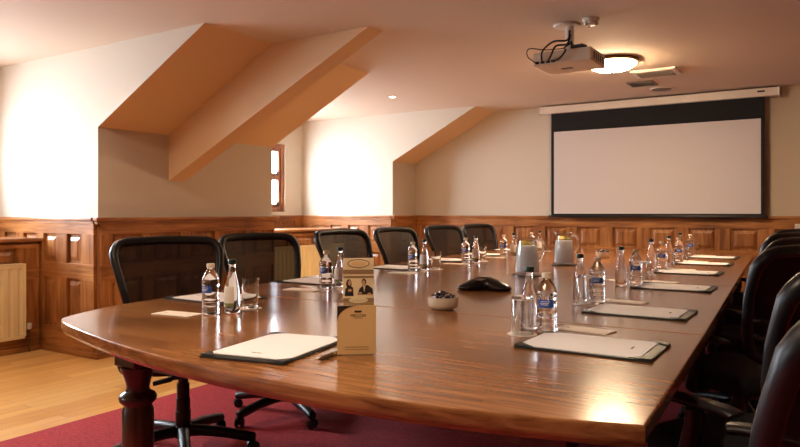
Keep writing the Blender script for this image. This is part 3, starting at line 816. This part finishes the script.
bm = bmesh.new(); box(bm, -.04, .05, -.03, .03, -.010, .014, .004, M=T(.10,-.13,-.200) @ rotz(-.2)); obj('cable_adaptor', bm, CABLE, pj)

# ceiling fittings
def ceilthing(name, label, cat, x, y): return thing(name, label, cat, (x, y, ZC))
sm = ceilthing('smoke_detector', 'small white smoke detector on the ceiling beside the projector mount', 'smoke detector', -1.35, 4.56)
bm = bmesh.new(); lathe(bm, [(.058,-.0005), (.058,-.012), (.050,-.022)], 26); obj('detector_base', bm, WHITEP, sm, smooth=math.radians(40))
bm = bmesh.new(); lathe(bm, [(.044,-.022), (.044,-.040), (.034,-.046)], 26)
for a in (0, 2.1, 4.2): box(bm, .034, .050, -.007, .007, -.052, -.022, .002, M=rotz(a))
obj('detector_head', bm, WHITEP, sm, smooth=math.radians(40))
dl = ceilthing('ceiling_light', 'lit round dome ceiling light with a metal rim, behind the projector', 'ceiling light', -1.56, 5.90)
bm = bmesh.new(); lathe(bm, [(.215,-.0005), (.222,-.012), (.222,-.030), (.205,-.034), (.203,-.020)], 40); obj('light_rim', bm, BRASS, dl, smooth=math.radians(40))
bm = bmesh.new(); lathe(bm, [(.203,-.031), (.198,-.045), (.175,-.065), (.130,-.083), (.07,-.094), (.012,-.097)], 40); obj('diffuser', bm, LAMP, dl, smooth=True)
bm = bmesh.new(); lathe(bm, [(.010,-.0972), (.010,-.108), (.005,-.112)], 14); obj('finial', bm, BRASS, dl, smooth=True)
vt = ceilthing('air_conditioning_grille', 'long cream ceiling vent just beyond the dome light', 'vent', -1.34, 6.60)
bm = bmesh.new(); box(bm, -.20, .20, -.16, .16, -.022, -.0005, .006); obj('grille_frame', bm, WHITEP, vt)
bm = bmesh.new()
for k in range(12): box(bm, -.16, .16, -.125+.0215*k, -.113+.0215*k, -.026, -.0215)
obj('grille_slat', bm, GREYP, vt)
v2 = ceilthing('ceiling_vent', 'small grey square ceiling vent between the long vent and the screen', 'vent', -1.58, 7.12)
bm = bmesh.new(); box(bm, -.13, .13, -.13, .13, -.012, -.0005, .003); obj('vent_frame', bm, GREYP, v2)
bm = bmesh.new()
for k in range(6): box(bm, -.105, .105, -.105+.036*k, -.090+.036*k, -.016, -.0115)
obj('vent_slat', bm, STEEL, v2)
sp = ceilthing('ceiling_speaker', 'round flat ceiling speaker nearest the projection screen', 'speaker', -1.47, 7.52)
bm = bmesh.new(); lathe(bm, [(.115,-.0005), (.115,-.008), (.105,-.011)], 36); obj('speaker_ring', bm, WHITEP, sp, smooth=math.radians(40))
bm = bmesh.new(); lathe(bm, [(.102,-.0112), (.100,-.014), (.05,-.015)], 36); obj('speaker_grille', bm, GREYP, sp, smooth=math.radians(40))
def downlight(x, y, label, r=.045, e=60, ang=110):
    t = ceilthing('downlight', label, 'downlight', x, y); t['group'] = 'downlights in the dormer ceilings'  # group also holds the added lamps outside the dormers
    bm = bmesh.new(); lathe(bm, [(r,-.0005), (r+.004,-.006), (r-.010,-.007), (r-.012,-.003)], 24); obj('trim_ring', bm, WHITEP, t, smooth=math.radians(40))
    bm = bmesh.new(); lathe(bm, [(r-.013,-.0015), (r-.014,-.0045), (.004,-.005)], 24); obj('bulb', bm, SPOTL, t, smooth=True)
    ld = bpy.data.lights.new('downlight_beam', 'SPOT'); ld.energy = e; ld.color = (1,.80,.58); ld.spot_size = D(ang); ld.spot_blend = .7; ld.shadow_soft_size = .04
    lo = bpy.data.objects.new('downlight_beam', ld); COL.objects.link(lo); lo.parent = t; lo.location = (0,0,-.02)
    return t
downlight(-4.17, 6.42, 'small lit downlight in the ceiling of the farther dormer')

downlight(-4.17, 2.10, 'added unseen downlight in the ceiling of the nearer dormer, out of frame', e=30, ang=160)  # added lamp out of view, warms the beam face and slope
for x, y, w_ in ((-.75, .75, 'right'), (-2.25, .75, 'left'), (-.75, -1.6, 'far right'), (-2.25, -1.6, 'far left')):  # added lamps, never in view, to brighten the papers and near table
    downlight(x, y, 'added unseen downlight behind the camera, %s of the row' % w_, e=38 if y > 0 else 18, ang=125)

# sockets
def socket(name, label, M, m, w=.088, h=.088):
    t = thing(name, label, 'socket'); t.matrix_world = M
    bm = bmesh.new(); box(bm, -w/2, w/2, -.008, 0, -h/2, h/2, .003); obj('socket_plate', bm, m, t)
    bm = bmesh.new()
    for x in (-.012, .012): box(bm, x-.003, x+.003, -.0088, -.0078, -.012, -.004)
    box(bm, -.002, .002, -.0088, -.0078, .006, .014); obj('socket_pin_hole', bm, BLACKP, t)
socket('wall_socket', 'brass wall socket on the knee wall panelling behind the nearest chair', T(XK+.031, 4.05, .45) @ rotz(PI/2), BRASS)
socket('wall_switch', 'small pale wall plate on the back wall panelling at the right picture edge', T(-.235, YB-.031, 1.00), WHITEP, .06, .085)

# ------------------------------------------------------------ light
w = bpy.data.worlds.new('World'); SC.world = w; w.use_nodes = True
N = w.node_tree.nodes; L = w.node_tree.links; bg = N['Background']
tc = N.new('ShaderNodeTexCoord'); sx = N.new('ShaderNodeSeparateXYZ'); rp = N.new('ShaderNodeValToRGB')
rp.color_ramp.elements[0].position = .0; rp.color_ramp.elements[0].color = (.33,.36,.40,1)
rp.color_ramp.elements[1].position = .62; rp.color_ramp.elements[1].color = (.80,.90,1,1)
mr = N.new('ShaderNodeMapRange'); mr.inputs[1].default_value = -1; mr.inputs[2].default_value = 1
L.new(tc.outputs['Generated'], sx.inputs[0]); L.new(sx.outputs[2], mr.inputs[0]); L.new(mr.outputs[0], rp.inputs[0]); L.new(rp.outputs[0], bg.inputs['Color'])
bg.inputs['Strength'].default_value = 29
for i, (w0, w1) in enumerate(WY):                                          # sampling portals in the window openings
    ld = bpy.data.lights.new('window_portal', 'AREA'); ld.shape = 'RECTANGLE'; ld.size = w1-w0; ld.size_y = WZ[1]-WZ[0]
    ld.cycles.is_portal = True
    lo = bpy.data.objects.new('window_portal', ld); COL.objects.link(lo)
    lo.location = (XW-.13, (w0+w1)/2, (WZ[0]+WZ[1])/2); lo.rotation_euler = (PI/2, 0, -PI/2)

# ------------------------------------------------------------ camera
cd = bpy.data.cameras.new('camera'); cam = bpy.data.objects.new('camera', cd); COL.objects.link(cam)
cam.location = (0, 0, 1.158); cam.rotation_euler = (PI/2, 0, math.atan(425/671))
cd.sensor_width = 36; cd.lens = 36*671/800; cd.shift_y = -10.9/800; cd.clip_start = .02
SC.camera = cam
SC.view_settings.view_transform = 'Standard'; SC.view_settings.look = 'None'
SC.view_settings.gamma = 1; SC.view_settings.use_curve_mapping = False
SC.view_settings.exposure = 1.1
